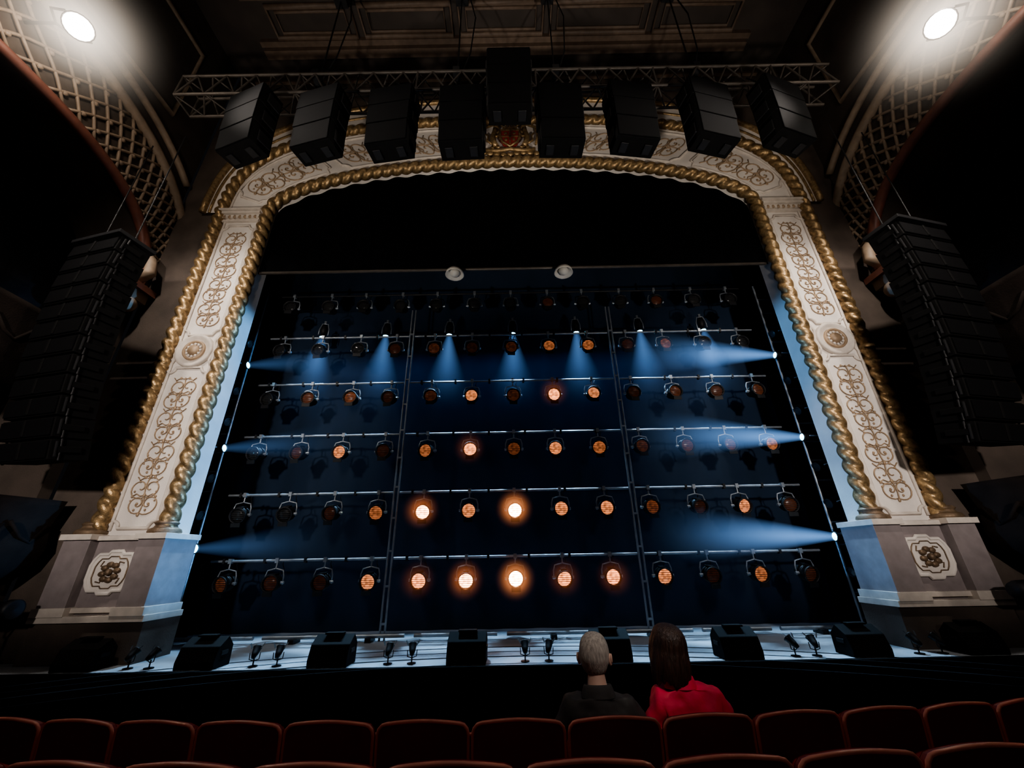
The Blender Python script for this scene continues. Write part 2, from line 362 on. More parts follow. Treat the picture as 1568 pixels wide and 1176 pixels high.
# ------------------------------------------------------------------ side walls with box arches
def sidewall(sg,name):
    XW=9.3*sg
    YC,A,ZSP,B,NN=4.35,3.45,6.2,2.45,2.4
    def cont(a,b,n,z0,x):
        P=[]
        for i in range(10): P.append(Vector((x,YC+a,z0+(ZSP-z0)*i/10)))
        for i in range(81):
            t=pi*i/80; P.append(Vector((x,YC+a*spow(cos(t),2/n),ZSP+b*max(0,sin(t))**(2/n))))
        for i in range(10): P.append(Vector((x,YC-a,ZSP-(ZSP-z0)*(i+1)/10)))
        return P
    m=MB()
    a0=cont(A,B,NN,-3.2,XW); big=cont(9,15.5-ZSP,40,-3.2,XW)
    big=[Vector((p.x,min(p.y,8.02),p.z)) for p in big]
    m.strip(a0,big,0)
    back=cont(A,B,NN,-3.2,XW+sg*1.6); m.strip(back,a0,0)
    m.add([(XW+sg*1.6,YC-A-.1,-3.2),(XW+sg*1.6,YC+A+.1,-3.2),(XW+sg*1.6,YC+A+.1,9.5),(XW+sg*1.6,YC-A-.1,9.5)],[(0,1,2,3)],1)
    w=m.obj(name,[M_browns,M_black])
    t=MB(); xi=XW-sg*.03
    ai=cont(A+.02,B+.02,NN,3.5,xi)[10:91]; ao=cont(A+1.0,B+1.75,NN,3.5,xi)[10:91]
    t.strip(ai,ao,2)
    def LP(u,v,dx=.05):
        u=max(0,min(79.999,u)); j=int(u); f=u-j
        p=ai[j].lerp(ai[j+1],f).lerp(ao[j].lerp(ao[j+1],f),v); return Vector((xi-sg*dx,p.y,p.z))
    step=2.4
    for d in (-1,1):
        u0=-8
        while u0<88:
            pts=[]
            for k in range(9):
                v=.08+.84*k/8; u=u0+d*6.5*(k/8-.5)
                if 0<=u<=80: pts.append(LP(u,v))
            if len(pts)>2: t.tube(pts,.035,5,0,ref=(1,0,0))
            u0+=step
    for k in range(34):
        for v in (.22,.5,.78): t.ell(LP(1.2+k*2.4,v,.06),(.04,.06,.06),0,6,4)
    for v,r,mm in ((0,.12,1),(.04,.05,0),(.96,.05,0),(1,.13,0)):
        t.tube([LP(k*.9,v,.06) for k in range(89)],r,8,mm,ref=(1,0,0))
    a2=cont(A+1.45,B+2.35,NN,3.5,xi)[10:91]
    t.tube([p-Vector((sg*.05,0,0)) for p in a2 if p.y<7.95],.09,8,0,ref=(1,0,0))
    for yy in (YC+A+.35-.55,YC-A-.35):
        t.box((xi-sg*.15,yy,ZSP-.05),(.5,.8,.16),1); t.box((xi-sg*.11,yy,ZSP-.25),(.38,.66,.24),0); t.ell((xi-sg*.15,yy,ZSP-.5),(.2,.26,.22),0)
        t.tube([(xi-sg*.1,yy,ZSP+.1),(xi-sg*.45,yy,ZSP+.35),(xi-sg*.35,yy,ZSP+.7),(xi-sg*.1,yy,ZSP+.95)],.13,8,0)
    for (za,zb,ya,yb_) in ((11.4,14.2,-1.,2.6),(11.4,14.2,3.2,6.8)):
        t.tube([(xi,ya,za),(xi,yb_,za),(xi,yb_,zb),(xi,ya,zb)],.07,6,0,closed=True,ref=(1,0,0))
    t.obj('trim_arch',[M_latt,M_redg,M_lattbg],w)
    b=MB()
    for (z,o) in ((.2,.5),(3.6,.2)):
        prof=[(0,z-.5),(o*.4,z-.45),(o*.8,z-.2),(o,z+.1),(o*.85,z+.5),(o,z+.85),(o*1.05,z+.95),(0,z+.95)]
        ring=[]
        ys=[YC-A+.05+(2*A-.1)*k/40 for k in range(41)]
        for y in ys:
            bul=1+.35*abs(sin((y-YC)/A*pi*1.5)); ring.append([(XW-sg*(p[0]*bul),y,p[1]) for p in prof])
        n=len(prof)
        vs=[p for r in ring for p in r]; fs=[]
        for i in range(40):
            for k in range(n-1): fs.append((i*n+k,i*n+k+1,(i+1)*n+k+1,(i+1)*n+k))
        b.add(vs,fs,0,True)
        for y in ys[:-4:4]:
            b.tube([(XW-sg*o*1.2,y,z+.55),(XW-sg*o*1.3,y+.2,z+.3),(XW-sg*o*1.25,y+.4,z+.2),(XW-sg*o*1.2,y+.6,z+.5)],.03,6,1)
    b.obj('box_balcony',[M_balc,M_balc],w)
sidewall(-1,'wall_left'); sidewall(1,'wall_right')
c=MB(); c.add([(-9.3,-5,15.5),(9.3,-5,15.5),(9.3,8.02,15.5),(-9.3,8.02,15.5)],[(3,2,1,0)],0)
co=c.obj('ceiling',[M_ceil])
t=MB()
xs=[-7.4,-4.6,-1.55,1.3,4.6,7.4]
for i in range(5):
    a,b=xs[i]+.12,xs[i+1]-.12
    for (r,ins) in ((.09,0),(.05,.22)):
        t.tube([(a+ins,6.15+ins*.6,15.42),(b-ins,6.15+ins*.6,15.42),(b-ins,6.95-ins*.6,15.42),(a+ins,6.95-ins*.6,15.42)],r,6,0,closed=True,ref=(0,0,1))
t.box((0,7.25,15.3),(15.6,.25,.4),0); t.box((0,7.05,15.4),(15.8,.15,.2),0); t.box((0,5.9,15.4),(15.8,.12,.2),0)
t.tube([(-7.9,3.,15.4),(7.9,3.,15.4),(7.9,5.6,15.4),(-7.9,5.6,15.4)],.1,6,0,closed=True,ref=(0,0,1))
t.box((0,7.93,14.9),(17,.1,.1),0)
t.obj('trim_ceiling',[M_ceilm],co)

# ------------------------------------------------------------------ stage
s=MB()
YL=7.28
s.add([(-9.3,YL,ZB),(9.3,YL,ZB),(9.3,10.9,ZB),(-9.3,10.9,ZB)],[(0,1,2,3)],0)
s.add([(-9.3,YL,ZB),(9.3,YL,ZB),(9.3,YL,-3.2),(-9.3,YL,-3.2)],[(3,2,1,0)],1)
s.box((0,YL-.02,ZB-.05),(18.6,.08,.1),1)
for k,(r,w_) in enumerate(((13.,.05),(12.6,.03),(12.2,.06),(11.7,.03))):
    P=[Vector((r*sin(a),-4.0+r*cos(a)*.97,ZB+.004)) for a in [radians(-36+72*i/60) for i in range(61)]]
    Q=[p+Vector((0,w_,0)) for p in P]; s.strip(P,Q,1)
s.obj('stage',[M_stage,M_black])
b=MB()
n=240; A=[Vector((-8+16*i/n,10.7+.03*sin(i*.55)+.02*sin(i*.21),ZB)) for i in range(n+1)]
b.strip(A,[p+Vector((0,0,11.5)) for p in A],0,True)
b.obj('backcloth',[M_navy])
for sg in (-1,1):
    lg=MB()
    n=60; A=[Vector((sg*(7.55+.06*sin(i*.9)),8.52+2.1*i/n,ZB)) for i in range(n+1)]
    lg.strip(A,[p+Vector((0,0,11)) for p in A],0,True)
    lg.obj('side_masking_curtain',[M_black])
bd=MB(); n=200
A=[Vector((-6.95+14.0*i/n,8.20+.03*sin(i*.7),6.95)) for i in range(n+1)]; bd.strip(A,[p+Vector((0,0,4.)) for p in A],0,True)
bd.tube([(-6.55,8.14,6.93),(6.7,8.14,6.93)],.04,8,1)
bd.obj('black_border_curtain',[M_blackb,M_truss])
for i,x in enumerate((-1.42,1.38)):
    wl=MB(); M=Matrix.Translation((x,8.05,6.74))
    wl.lathe([(0,.09),(.15,.05),(.22,-.06),(.24,-.06),(.22,.02),(.16,.10),(.08,.14),(0,.14)],22,0,M)
    wl.ell((x,8.05,6.74),(.13,.13,.10),0,14,8)
    wl.cyl((x,8.05,6.86),(x,8.08,6.96),.03,m=1); wl.box((x,8.12,6.93),(.1,.12,.14),1)
    wl.obj('dome_work_light',[M_white,M_blkm])

# ------------------------------------------------------------------ lantern rig
DW=9.5; S=.111*DW; DZ=1.425; Z1=-.39
wall=empty('stage_lantern_rig')
fr=MB()
rowz=[Z1+DZ*i for i in range(6)]
PV=2.78
for i,z in enumerate(rowz):
    zb=z+.44
    if i<5:
        for (a,b_) in ((-6.75,-PV-.08),(-PV+.08,PV-.08),(PV+.08,6.75)):
            fr.cyl((a,DW,zb),(b_,DW,zb),.028,n=8)
            k=a+.3
            while k<b_: fr.box((k,DW,zb),(.05,.09,.11),1); k+=.9
    else:
        fr.cyl((-6.75,DW,zb),(6.75,DW,zb),.024,n=8,m=1)
for x in (-PV,PV):
    for d in (-.05,.05): fr.cyl((x+d,DW-.03,ZB),(x+d,DW-.03,6.6),.022,n=8)
    z=ZB+.3
    while z<6.5: fr.box((x,DW-.03,z),(.12,.04,.04)); z+=.7
for (a,b_) in ((-7.0,-5.4),(-5.2,-3.9),(-3.7,-2.3),(-2.1,-.4),(-.2,1.7),(1.9,3.6),(3.8,5.2),(5.4,7.0)):
    fr.cyl((a,DW-.1,ZB+.1),(b_,DW-.1,ZB+.1),.04,n=8); fr.box(((a+b_)/2,DW-.1,ZB+.04),(.12,.3,.08),1)
fr.obj('pipe_frame',[M_pipe,M_blkm],wall)
def lantern_mesh(tilt,pan):
    m=MB()
    R=Matrix.Rotation(pan,4,'Z')@Matrix.Rotation(tilt,4,'X')
    L=R@Matrix.Rotation(pi/2,4,'X')
    m.lathe([(0,-.26),(.07,-.26),(.10,-.22),(.115,-.12),(.15,-.10),(.155,.12),(.175,.13),(.178,.17),(.155,.17),(.148,.10)],20,0,L)
    for k in range(-3,4):
        z=k*.042; w=sqrt(max(0,.15**2-z*z)); m.box((0,-.165,z),(2*w,.012,.008),0,R)
    m.box((0,-.18,-.20),(.20,.02,.09),0,R)
    m.box((0,0,.16),(.12,.18,.04),0,R)
    for k in range(4): m.lathe([(.16,-.08+k*.035),(.166,-.07+k*.035),(.16,-.06+k*.035)],16,0,L)
    m.tube([(-.20,0,-.04),(-.20,0,.14),(-.17,0,.24),(0,0,.28),(.17,0,.24),(.20,0,.14),(.20,0,-.04)],.016,6,1,ref=(0,1,0))
    for k in (-1,1): m.cyl((k*.15,0,0),(k*.235,0,0),.03,n=8,m=1)
    m.cyl((0,0,.28),(0,0,.40),.018,n=6,m=1); m.box((0,0,.44),(.07,.09,.10),1)
    m.tube([(.05,.1,.1),(.12,.12,.25),(.08,.1,.36),(.12,.04,.45)],.01,5,0)
    me=m.mesh('lantern_body',[M_blkm,M_pipe])
    l=MB(); l.lathe([(.148,.10),(.12,.125),(.07,.14),(.0,.145)],20,0,L)
    return me,l
variants=[lantern_mesh(radians(t),radians(p)) for t,p in ((8,0),(14,6),(10,-7),(4,3))]
levels=[0,.02,.055,.14,.45,1.1,3.0,11,34]
lm=[]
for i,l in enumerate(levels):
    col = (1,.30,.12) if l<.3 else ((1,.32,.12) if l<5 else (1,.45,.22))
    lm.append(M_lens_dark if l==0 else emat('amber_lens_%d'%i,col,l))
lensmeshes={}
def lens(v,li):
    if (v,li) not in lensmeshes: lensmeshes[(v,li)]=variants[v][1].mesh('lantern_lens',[lm[li]])
    return lensmeshes[(v,li)]
g=MB(); g.ell((0,0,0),.5,0,20,12); LG={7:g.mesh('lamp_glow',[glowmat('lamp_glow_soft',.5,2.6,(1,.30,.10),3)]),8:g.mesh('lamp_glow',[glowmat('lamp_glow_bright',.5,6.,(1,.34,.12),3)]),6:g.mesh('lamp_glow',[glowmat('lamp_glow_faint',.5,.8,(1,.28,.09),3)])}  # self-lit balls: glow round the brightest lanterns put in as emission
LV=[[2,1,1,5,6,7,8,6,6,5,1,4,1],
    [0,0,1,4,7,5,8,5,5,3,1,5,1],
    [0,1,5,1,4,6,3,5,4,2,2,2,4],
    [0,2,3,1,2,5,2,6,5,1,2,1,2],
    [0,0,0,1,2,1,2,4,4,1,3,0,0],
    [0,0,0,0,0,0,0,1,0,0,1,0,0]]
for r in range(6):
    for cc in range(13):
        v=random.randrange(4); x=(cc-6)*S+random.uniform(-.03,.03)
        loc=(x,DW-.02,rowz[r]); inst('lantern_body',variants[v][0],loc,wall); inst('lantern_lens',lens(v,LV[r][cc]),loc,wall)
        if LV[r][cc]>=6: inst('lamp_glow',LG[LV[r][cc]],(x,DW-.22,rowz[r]),wall)

M_blue=emat('blue_lens',(.25,.72,1.0),14)
def beammat(name,L,r0,slope,k,p,col):
    m=D.materials.new(name); m.use_nodes=True; nt=m.node_tree; nt.nodes.clear()
    N=nt.nodes.new; out=N('ShaderNodeOutputMaterial'); em=N('ShaderNodeEmission'); em.inputs['Color'].default_value=(*col,1)
    tc=N('ShaderNodeTexCoord'); sp=N('ShaderNodeSeparateXYZ'); nt.links.new(tc.outputs['Object'],sp.inputs[0])
    def ma(op,a,b=None):
        n=N('ShaderNodeMath'); n.operation=op
        for i,q in enumerate((a,b)):
            if q is None: continue
            if isinstance(q,(int,float)): n.inputs[i].default_value=q
            else: nt.links.new(q,n.inputs[i])
        return n.outputs[0]
    z=ma('MULTIPLY',sp.outputs['Z'],-1.0)
    fall=ma('POWER',ma('MAXIMUM',ma('SUBTRACT',1.0,ma('DIVIDE',z,L)),0.0),p)
    rr=ma('SQRT',ma('ADD',ma('MULTIPLY',sp.outputs['X'],sp.outputs['X']),ma('MULTIPLY',sp.outputs['Y'],sp.outputs['Y'])))
    rad=ma('MAXIMUM',ma('SUBTRACT',1.0,ma('DIVIDE',rr,ma('ADD',ma('MULTIPLY',z,slope),r0))),0.0)
    st=ma('MULTIPLY',ma('MULTIPLY',fall,rad),k)
    nt.links.new(st,em.inputs['Strength']); nt.links.new(em.outputs[0],out.inputs['Volume'])
    return m
def beam(loc,dirv,L,r0,slope,bm,parent):
    m=MB(); m.lathe([(.001,-L),(r0+slope*L,-L),(r0,-.10),(0.001,-.10)],20,0,None,smooth=False)  # self-lit cone: the visible beam is painted in as volume emission
    me=m.mesh('beam_glow_cone',[bm]); o=inst('beam_glow_cone',me,loc,parent); o.rotation_euler=Vector(dirv).to_track_quat('-Z','Y').to_euler(); return o
def profile_mesh(lensmat):
    m=MB()
    m.lathe([(0,.34),(.07,.34),(.09,.28),(.10,.10),(.075,.06),(.075,-.04),(.10,-.06),(.10,-.10),(.085,-.10),(.08,-.075)],16,0)
    m.lathe([(.085,-.075),(.05,-.085),(0,-.09)],16,1)
    m.tube([(-.13,0,.0),(-.13,0,.2),(-.08,0,.40),(.08,0,.40),(.13,0,.2),(.13,0,.0)],.014,6,2,ref=(0,1,0))
    m.box((0,0,.44),(.06,.08,.08),2)
    return m.mesh('profile_spotlight',[M_blkm,lensmat,M_pipe])
PM=profile_mesh(M_blue)
def spot(name,loc,target,power,ang,col,blend=.6,size=.08):
    l=D.lights.new(name,'SPOT'); l.energy=power; l.spot_size=radians(ang); l.spot_blend=blend; l.color=col; l.shadow_soft_size=size
    o=D.objects.new(name,l); o.location=loc; o.rotation_euler=(Vector(target)-Vector(loc)).to_track_quat('-Z','Y').to_euler(); scene.collection.objects.link(o); return o
bmd=beammat('beam_glow_down',2.6,.07,.30,2.2,2.6,(.20,.46,1.0))
bms=beammat('beam_glow_side',4.4,.08,.17,5.5,3.2,(.22,.48,1.0))
bms2=beammat('beam_glow_side_soft',3.2,.08,.17,1.1,2.8,(.20,.46,1.0))
for k in range(-3,4):
    x=.05+k*1.86; loc=(x,9.9,6.1); tgt=(x*.97,8.15,ZB)
    e=empty('blue_profile_spotlight',loc)
    d=Vector((x*.97,9.2,ZB))-Vector(loc)
    o=inst('housing',PM,(0,0,0),e); o.rotation_euler=d.to_track_quat('-Z','Y').to_euler()
    beam((0,0,0),d,2.6,.07,.30,bmd,e)
    spot('blue_down_spot',Vector(loc)+d.normalized()*.14,tgt,3200,36,(.38,.68,1.0))
PMD=profile_mesh(M_lens_dark)
for sg in (-1,1):
    le=empty('side_light_ladder')
    ld=MB(); x0,x1=6.85*sg,7.3*sg
    for x in (x0,x1): ld.cyl((x,9.05,ZB),(x,9.05,6.9),.026,n=8)
    z=ZB+.3
    while z<6.9: ld.cyl((x0,9.05,z),(x1,9.05,z),.018,n=6); z+=.45
    ld.cyl((x0,9.05,ZB+.04),(x1,9.05,ZB+.04),.05,n=8)
    ld.obj('ladder_frame',[M_pipe],le)
    for z in (4.6,2.45,.3):
        loc=(6.78*sg,8.85,z); tgt=(-4*sg,8.75,z+.35)
        d=Vector(tgt)-Vector(loc)
        o=inst('blue_spotlight',PM,loc,le); o.rotation_euler=d.to_track_quat('-Z','Y').to_euler()
        beam(loc,d,4.4 if sg>0 else 3.2,.08,.17,bms if sg>0 else bms2,le)
        p=Vector(loc)+Vector((-sg*.14,-.10,0))
        spot('blue_cross_spot',p,(-6.72*sg,8.2,z+.1),9000 if sg>0 else 3600,12,(.18,.50,1.0),.8)
        for dz in (-.65,.7):
            o=inst('spotlight_off',PMD,(6.95*sg,8.95,z+dz),le)
            o.rotation_euler=Vector((-sg,-.15,-.3)).to_track_quat('-Z','Y').to_euler()
l=D.lights.new('backcloth_fill','AREA'); l.shape='RECTANGLE'; l.size=12; l.size_y=.3; l.energy=50; l.color=(.20,.48,1)  # unseen area light added to wash the backcloth blue
o=D.objects.new('backcloth_fill',l); o.location=(0,9.95,5.6); o.rotation_euler=Vector((0,.35,-1)).to_track_quat('-Z','Y').to_euler(); scene.collection.objects.link(o)

# ------------------------------------------------------------------ footlights on the stage edge
def wedge():
    m=MB(); pr=[(-.20,0),(.20,0),(.20,.28),(.05,.42),(-.14,.30),(-.21,.10)]
    n=len(pr); w=.31
    vs=[(-w,p[0],p[1]) for p in pr]+[(w,p[0],p[1]) for p in pr]
    m.add(vs,[tuple(range(n)),tuple(range(n,2*n))[::-1]]+[(i,n+i,n+(i+1)%n,(i+1)%n) for i in range(n)],0)
    m.box((0,.0,.435),(.3,.12,.03),0); 
    for k in (-1,1): m.box((k*.315,0,.2),(.02,.16,.06),1)
    me=m.mesh('wedge',[M_spk,M_blkm]); return me
WM=wedge()
for x in (-6.97,-5.04,-2.97,-.80,1.49,3.53,5.54,7.35):
    o=inst('stage_monitor_speaker',WM,(x,7.51,ZB)); bv=o.modifiers.new('b','BEVEL'); bv.width=.02; bv.segments=2
def birdie():
    m=MB()
    m.cyl((0,0,0),(0,0,.015),.07,m=0); m.cyl((0,0,0),(0,0,.12),.012,n=6)
    R=Matrix.Translation((0,0,.19))@Matrix.Rotation(radians(-50),4,'X')
    m.lathe([(0,-.10),(.03,-.09),(.05,-.02),(.06,.08),(.068,.09),(.055,.09),(.03,.0)],14,0,R)
    m.tube([(-.075,0,.19),(-.07,0,.1),(0,0,.08),(.07,0,.1),(.075,0,.19)],.008,5,0,ref=(0,1,0))
    m.add([(-.07,.0,.24),(-.11,.04,.3),(-.10,.06,.32),(-.06,.02,.26)],[(0,1,2,3)],0); m.add([(.07,.0,.24),(.11,.04,.3),(.10,.06,.32),(.06,.02,.26)],[(3,2,1,0)],0)
    return m.mesh('birdie',[M_blkm])
BM=birdie()
for px in (203,235,392,428,596,632,804,840,1213,1245,1400,1435):
    inst('birdie_footlight',BM,((px-792)/713*7.5,7.48,ZB),rot=(0,0,random.uniform(-.5,.5)))
for sg in (-1,1):
    m=MB(); x=8.6*sg; y0=7.25
    M=Matrix.Translation((x,y0,-.62))@Matrix.Rotation(radians(90),4,'Y')
    m.lathe([(0,-.5),(.12,-.5),(.15,-.42),(.16,-.1),(.12,-.05),(.12,.3),(.15,.32),(.15,.45),(.13,.45),(.0,.43)],18,0,M)
    m.tube([(x-.1,y0-.18,-.62),(x-.1,y0-.18,-.8),(x-.1,y0,-.88),(x-.1,y0+.18,-.8),(x-.1,y0+.18,-.62)],.02,6,0,ref=(1,0,0))
    m.tube([(x-.1,y0,-.88),(x-.1,y0,-1.2),(x-.1,y0+.25,-1.3),(x-.1,y0+.25,ZB)],.025,8,0); m.cyl((x-.1,y0+.25,ZB+.03),(x-.1,y0+.25,ZB),.14,n=16)
    m.obj('boom_spotlight',[M_blkm])

# ------------------------------------------------------------------ overhead truss and hung speakers
tr=MB(); X0,X1=-7.7,7.7; yA,yB=5.5,6.0; zA,zB=9.95,10.65
for y in (yA,yB):
    for z in (zA,zB): tr.cyl((X0,y,z),(X1,y,z),.035,n=8)
n=int((X1-X0)/.7); dx=(X1-X0)/n
for i in range(n):
    a=X0+dx*i; b_=a+dx; mx=(a+b_)/2
    for y in (yA,yB):
        tr.cyl((a,y,zA),(mx,y,zB),.022,n=6); tr.cyl((mx,y,zB),(b_,y,zA),.022,n=6)
    for z in (zA,zB):
        tr.cyl((a,yA,z),(mx,yB,z),.02,n=6); tr.cyl((mx,yB,z),(b_,yA,z),.02,n=6)
    if i%4==0:
        for (p,q) in (((yA,zA),(yA,zB)),((yB,zA),(yB,zB)),((yA,zA),(yB,zA)),((yA,zB),(yB,zB))): tr.cyl((a,p[0],p[1]),(a,q[0],q[1]),.025,n=6)
for x in (-4.6,-1.2,1.2,4.6):
    tr.cyl((x,5.75,zB),(x*1.02,5.75,15.5),.02,n=6,m=1); tr.box((x*1.02,5.75,14.9),(.35,.3,.6),1); tr.box((x,5.75,zB+.12),(.16,.5,.2),1)
    tr.tube([(x+.1,5.75,15.4),(x+.4,5.7,13.5),(x+.3,5.7,11.8),(x+.05,5.75,10.8)],.018,5,1)
tr.obj('lighting_truss',[M_truss,M_blkm])
def hung(loc,yaw,h=1.6,w=.95):
    m=MB(); d=.46
    n=3; hh=h/n; yb=0
    for i in range(n):
        R=Matrix.Translation((0,yb,-hh*(i+.5)))@Matrix.Rotation(radians(1+2*i),4,'X')
        k=1-.03*i
        m.box((0,0,0),(w*k,d,hh*1.02),0,R)
        m.box((0,-d/2-.012,0),(w*k*.97,.03,hh*.99),1,R)
        for s_ in (-1,1): m.box((s_*(w*k/2+.012),.05,0),(.03,.3,hh*.5),2,R)
        yb+=.03*(i+1)*.8
    m.box((0,.0,.03),(w*.9,.4,.06),2); 
    for s_ in (-1,1): m.tube([(s_*w*.3,0,0),(s_*w*.28,.05,.3),(s_*w*.25,.2,.72)],.02,6,2)
    for s_ in (-1,1): m.box((s_*.25,yb-.04,-h-.03),(.16,.22,.05),2)
    o=m.obj('hanging_loudspeaker',[M_spk,M_grille,M_blkm],bevel=.012); o.location=loc; o.rotation_euler=(0,0,yaw)
for x,yaw in ((-5.45,-.30),(-3.93,-.22),(-2.42,-.12),(-.94,-.03),(1.12,.03),(2.62,.12),(4.25,.22),(5.8,.30)):
    hung((x,5.28,9.25),yaw)
hung((.06,4.95,9.92),0,1.68,.93)
for sg in (-1,1):
    m=MB(); z=5.85; ang=-4; y=0
    for i in range(12):
        R=Matrix.Translation((0,y,z))@Matrix.Rotation(radians(ang),4,'X')
        m.box((0,0,0),(1.25,.55,.34),0,R,top=(1,1)); m.box((0,-.29,0),(1.20,.03,.29),1,R)
        m.box((0,-.31,0),(.05,.03,.28),0,R)
        for s_ in (-1,1):
            m.box((s_*.65,-.05,0),(.05,.34,.10),0,R); m.cyl((s_*.65,-.15,-.18),(s_*.65,-.15,.18),.018,n=6,m=2,M=R); m.box((s_*.67,-.22,.0),(.03,.03,.26),2,R)
        z-=.365; ang+=1.3; y+=.012*i*.6
    m.box((0,0,6.12),(1.3,.7,.08),2); 
    for s_ in (-.5,.5): m.cyl((s_,0,6.1),(s_,0,9.5),.015,n=6,m=2)
    o=m.obj('line_array_speaker',[M_spk,M_grille,M_blkm],bevel=.01); o.location=(8.3*sg,6.3,0); o.rotation_euler=(0,0,sg*.22)
M_hot=emat('hot_lens',(1,.93,.82),200)
GM=glowmat('halo_glow',2.0,3.6,(1,.86,.72),5.5)
for sg,loc in ((-1,(-8.15,4.0,9.42)),(1,(8.1,4.0,8.95))):
    e=empty('house_spotlight',loc); m=MB()
    m.lathe([(0,.6),(.12,.6),(.17,.5),(.19,.15),(.17,.1),(.20,-.06),(.23,-.10),(.21,-.10),(.20,-.05)],18,0)
    m.lathe([(.205,-.05),(.12,-.10),(0,-.12)],18,1)
    o=m.obj('housing',[M_blkm,M_hot],e); d=Vector((-sg*7.6,-3.6,-8.4)); o.rotation_euler=d.to_track_quat('-Z','Y').to_euler()
    y=MB(); y.tube([(-.0,-.25,.0),(sg*.3,-.25,.1),(sg*.5,0,.15),(sg*.3,.25,.1),(0,.25,0)],.025,6,0); y.cyl((sg*.5,0,.15),(sg*1.15,0,.2),.03,n=8); y.obj('bracket',[M_blkm],e)
    g=MB(); g.ell((0,0,0),2.0,0,24,14); go=g.obj('glow_halo',[GM],e)  # self-lit ball painting the glow round the lamp; nothing scatters light
WARM=(1,.90,.81)
for sg,loc in ((-1,(-7.9,3.9,9.3)),(1,(7.85,3.9,8.8))):
    spot('house_spot_pillar',loc,(sg*7.46+CX,8,4.0),1100,70,WARM,1.0,.15)
    spot('house_spot_cross',loc,(-sg*7.3,8,5.5),2000,36,WARM,1.0,.15)
    spot('pillar_fill_spot',(sg*4.5,-6,3.5),(sg*7.9,8,3.5),5400,40,(1,.90,.83),.8,.3)  # unseen spot added in the auditorium to brighten the pillars
    pl_=D.lights.new('house_spot_spill','POINT'); pl_.energy=95; pl_.color=(1,.87,.75); pl_.shadow_soft_size=.2
    po=D.objects.new('house_spot_spill',pl_); po.location=(sg*7.9,3.75,9.0); scene.collection.objects.link(po)
    spot('arch_fill_spot',(sg*4.2,1.2,-.2),(sg*3.2,8,11.6),2100,60,(1,.90,.79),.8,.2)  # unseen low spot added to light the arch clear of speaker shadows
spot('people_fill_spot',(2.2,-1.5,4.5),(.95,3.75,-.55),850,12,(1,.92,.87),.9,.3)  # unseen narrow spot added to brighten the seated pair
la=D.lights.new('house_ambient','AREA'); la.size=8; la.energy=85; la.color=(1,.86,.76)
o=D.objects.new('house_ambient',la); o.location=(0,0,13); scene.collection.objects.link(o)
la=D.lights.new('seat_back_fill','AREA'); la.size=3; la.energy=11; la.color=(1,.8,.7)  # unseen area light added behind the camera to lift the seat backs
o=D.objects.new('seat_back_fill',la); o.location=(0,-3.5,2.6); o.rotation_euler=Vector((0,5,-3.6)).to_track_quat('-Z','Y').to_euler(); scene.collection.objects.link(o)

# ------------------------------------------------------------------ auditorium floor and pit
def fz(y): return -1.658-.135*(y-2.04) - (.20 if y>3.35 else 0)
m=MB()
for (ya,yb_) in ((-5,3.34),(3.36,4.7)):
    m.add([(-9.3,ya,fz(ya)),(9.3,ya,fz(ya)),(9.3,yb_,fz(yb_)),(-9.3,yb_,fz(yb_))],[(0,1,2,3)],0)
m.add([(-9.3,3.34,fz(3.34)),(9.3,3.34,fz(3.34)),(9.3,3.36,fz(3.36)),(-9.3,3.36,fz(3.36))],[(0,1,2,3)],0)
m.add([(-9.3,4.7,fz(4.7)),(9.3,4.7,fz(4.7)),(9.3,4.7,-3.2),(-9.3,4.7,-3.2)],[(3,2,1,0)],0)
m.add([(-9.3,4.7,-3.2),(9.3,4.7,-3.2),(9.3,7.5,-3.2),(-9.3,7.5,-3.2)],[(0,1,2,3)],1)
m.obj('floor',[M_floor,M_black])
m=MB(); n=80
A=[Vector((-9+18*i/n,4.66+.02*sin(i*2),fz(4.66))) for i in range(n+1)]; B=[Vector((p.x,p.y,-1.5)) for p in A]
m.strip(A,B,0); m.cyl((-9,4.66,-1.49),(9,4.66,-1.49),.03,n=8,m=0); m.obj('orchestra_pit_rail',[M_black,M_blkm])
